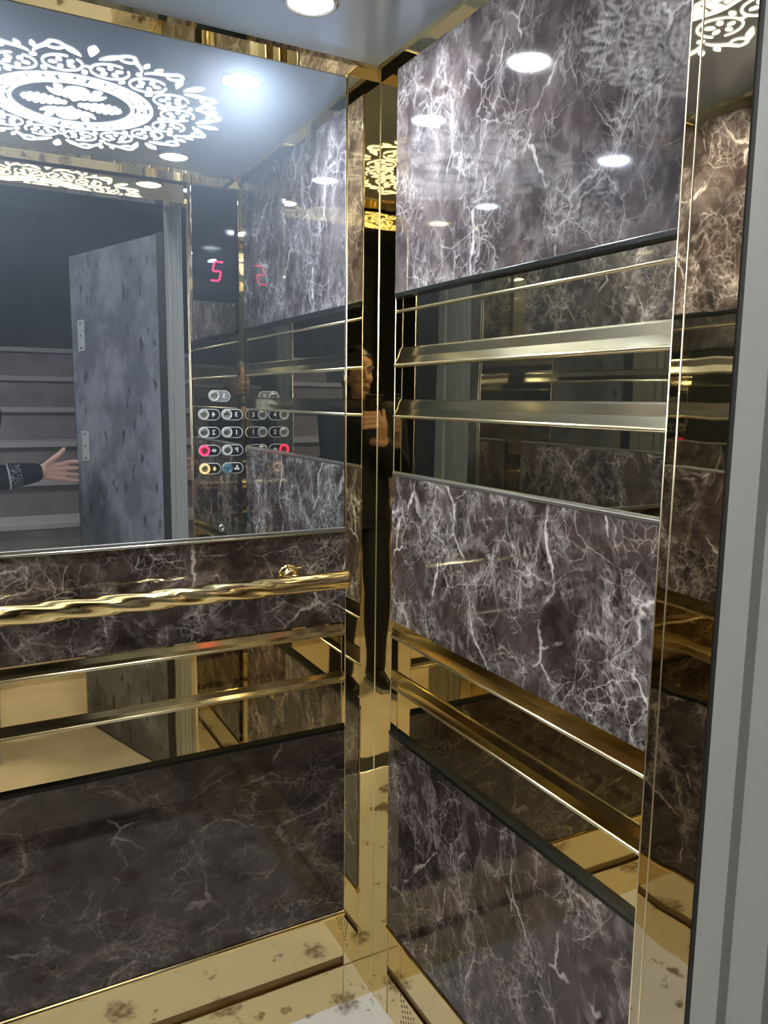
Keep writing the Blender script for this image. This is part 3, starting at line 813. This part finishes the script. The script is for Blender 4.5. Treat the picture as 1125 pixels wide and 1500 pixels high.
# head
ellipsoid(bm, head + V((0, -.012, .022)), (.074, .094, .098)); ellipsoid(bm, head + V((0, .018, -.045)), (.055, .066, .068)); ellipsoid(bm, head + V((0, .058, -.092)), (.026, .022, .018))
capsule(bm, head + V((0, .080, .022)), head + V((0, .103, -.024)), .008, .013)
for s in (-1, 1):
    ellipsoid(bm, head + V((s * .013, .090, -.029)), (.009, .010, .008)); ellipsoid(bm, head + V((s * .077, -.005, -.008)), (.009, .020, .032))
    ellipsoid(bm, head + V((s * .031, .076, .028)), (.022, .012, .008)); ellipsoid(bm, head + V((s * .040, .060, -.022)), (.022, .022, .020))
ellipsoid(bm, head + V((0, .083, -.058)), (.023, .010, .006)); ellipsoid(bm, head + V((0, .081, -.070)), (.019, .010, .007))
# right hand: palm facing the car, thumb up, fingers hooked round the free edge of the door
pd = V((1, -.06, -.03)).normalized(); pu = V((.05, 0, 1)).normalized()
for t in (-.030, -.010, .010, .030): capsule(bm, wr_r + pd * .004 + pu * t * .55, wr_r + pd * .082 + pu * t, .0145, .0115, 12)
fing = [(.033, .043, .026, .020, .0084), (.0115, .048, .030, .022, .0087), (-.0105, .044, .027, .021, .0083), (-.031, .033, .020, .018, .0073)]
for t, l1, l2, l3, rf in fing:
    b0 = wr_r + pd * .084 + pu * t; d1 = (pd + V((0, -.05 + .004 * abs(t) / .03, 0)) + pu * (t * 5.0)).normalized(); d2 = (pd + V((0, .05, -.05))).normalized(); d3 = (pd + V((0, .30, -.05))).normalized()
    p1 = b0 + d1 * l1; p2 = p1 + d2 * l2; p3 = p2 + d3 * l3
    chain(bm, [b0, p1, p2, p3], [rf + .001, rf, rf * .92, rf * .8])
tb = wr_r + pd * .020 + pu * .026; t1 = tb + (pd * .7 + pu * .7 + V((0, .25, 0))).normalized() * .036; t2 = t1 + (pd * .75 + pu * .65 + V((0, .1, 0))).normalized() * .032; t3 = t2 + (pd * .62 + pu * .78).normalized() * .026
chain(bm, [tb, t1, t2, t3], [.015, .0118, .0102, .0085])
# left hand round the phone
def PH(a, b, c): return PHC + r * a + u * b + w * c
kb = [PH(-.030, -.062, .018), PH(-.030, -.040, .018), PH(-.028, -.018, .018), PH(-.024, .001, .017)]
for k in kb: capsule(bm, wr_l + (k - wr_l) * .1, k, .016, .0115, 12)
for i, k in enumerate(kb):
    y_ = -.066 + .020 * i; rf = (.0082, .0092, .0096, .0090)[i]
    chain(bm, [k, PH(.006, y_ + .003, .017), PH(.033, y_ + .004, .013), PH(.0475, y_ + .004, -.002)], [rf + .001, rf, rf * .93, rf * .82])
tb = wr_l + (PH(-.045, -.06, -.004) - wr_l) * .55
chain(bm, [tb, PH(-.050, -.052, -.004), PH(-.0485, -.022, -.010), PH(-.046, .004, -.012)], [.016, .0125, .0108, .009])
pe = fused('person', bm, MA['skin'], None, .0034, 3)
tag(pe, 'person in a black jacket holding a phone, right arm out to the open door', 'person')
# clothes
bm = BM()
loft(bm, [(CX, CY, .835, .165, .122), (CX, CY, .92, .165, .118), (CX, CY + .004, 1.06, .145, .106), (CX, CY + .005, 1.20, .160, .116), (CX, CY - .005, 1.29, .163, .108), (CX, CY - .012, 1.35, .125, .086), (CX, CY - .010, 1.395, .066, .062)])
for s_, e_, h_, en in ((sh_r, el_r, wr_r, .95), (sh_l, el_l, wr_l, .95)): chain(bm, [s_, e_, e_ + (h_ - e_) * .70, e_ + (h_ - e_) * (en - .06)], [.068, .054, .046, .040])
jk = fused('jacket', bm, MA['jacket'], pe, .007, 4)
ad = (wr_r - el_r).normalized()
bm = BM(); tube(bm, [el_r + (wr_r - el_r) * t for t in (.50, .56, .62, .68)], [.0505, .0505, .0500, .0492], 28); obj('cuff_band', bm, MA['cuff'], jk, True)
bm = BM(); tube(bm, [el_r + (wr_r - el_r) * t for t in (.475, .50)], [.0525, .0520], 28); obj('piping', bm, MA['cord'], jk, True)
bm = BM()
loft(bm, [(CX, CY, .80, .15, .11), (CX, CY, .90, .160, .112)])
for a_, b_, c_ in ((hip_r, kn_r, an_r), (hip_l, kn_l, an_l)): chain(bm, [a_, b_, c_ + V((0, 0, .01))], [.092, .066, .055])
fused('trousers', bm, MA['trouser'], pe, .008, 4)
for c_ in (an_r, an_l):
    bm = BM(); chain(bm, [c_ + V((0, -.035, -.030)), c_ + V((0, .05, -.040)), c_ + V((0, .135, -.050))], [.046, .042, .034]); capsule(bm, c_ + V((0, -.02, -.02)), c_ + V((0, -.015, .015)), .044, .044)
    for v in bm.verts: v.co.z = max(v.co.z, .014)
    sho = fused('shoe', bm, MA['shoe'], pe, .006, 3)
    bm = BM(); box(bm, c_.x - .043, c_.x + .043, c_.y - .080, c_.y + .168, 0, .016, .006); obj('sole', bm, MA['sole'], sho)
bm = BM(); ellipsoid(bm, head + V((0, -.022, .034)), (.083, .098, .100)); ellipsoid(bm, head + V((0, -.055, -.02)), (.074, .060, .075))
t = BM(); ellipsoid(t, head + V((0, .085, -.055)), (.10, .075, .105)); t.free()
for v in bm.verts:
    q = v.co - head
    if q.y > .045 and q.z < .075: v.co.y = head.y + .045 - (q.y - .045) * .2
fused('hair', bm, MA['hair'], pe, .006, 3)
for s in (-1, 1):
    bm = BM(); ellipsoid(bm, head + V((s * .031, .073, .012)), (.0125, .0115, .0085)); e_ = obj('eye', bm, MA['eye'], pe, True)
    bm = BM(); ellipsoid(bm, head + V((s * .031, .0825, .012)), (.0055, .003, .0055)); obj('iris', bm, MA['iris'], e_, True)
    bm = BM(); tube(bm, [head + V((s * .014, .089, .030)), head + V((s * .032, .086, .036)), head + V((s * .050, .073, .030))], [.003, .004, .002], 8); obj('eyebrow', bm, MA['hair'], pe, True)
bm = BM(); ellipsoid(bm, head + V((0, .088, -.0595)), (.022, .0075, .0045)); ellipsoid(bm, head + V((0, .087, -.0685)), (.019, .0075, .0055)); obj('mouth', bm, MA['lips'], pe, True)

# phone, just behind the lens
bm = BM(); box(bm, -.0375, .0375, -.080, .080, -.0045, .0045, .003)
MP = Matrix.Translation(PHC) @ R3.to_4x4()
for v in bm.verts: v.co = MP @ v.co
phn = tag(obj('mobile_phone', bm, MA['black']), 'black mobile phone held upright in the left hand of the person', 'phone')
bm = BM(); box(bm, -.034, .034, -.074, .074, .0042, .0048, .0002)
for v in bm.verts: v.co = MP @ v.co
obj('screen', bm, MA['iris'], phn)
bm = BM()
for b_ in (.058, .036):
    lathe(bm, [(0, .0), (.0085, .0), (.0085, .0015), (.0065, .0020), (.0060, .0012), (0, .0012)], MP @ Matrix.Translation((-.020, b_, -.0042)) @ Matrix.Rotation(PI, 4, 'X'), 24)
obj('lens_ring', bm, MA['steel'], phn, True)

# ------------------------------------------------------------------ world and render settings
wd = bpy.data.worlds.new('World'); SC.world = wd; wd.use_nodes = True
wd.node_tree.nodes['Background'].inputs[0].default_value = (.6, .7, .85, 1); wd.node_tree.nodes['Background'].inputs[1].default_value = .02
SC.view_settings.view_transform = 'Standard'; SC.view_settings.look = 'None'
SC.view_settings.exposure = 2.05; SC.view_settings.gamma = 1.0; SC.view_settings.use_curve_mapping = False
SC.cycles.max_bounces = 16; SC.cycles.glossy_bounces = 12; SC.cycles.diffuse_bounces = 4
SC.cycles.sample_clamp_indirect = 6.0; SC.cycles.use_denoising = True
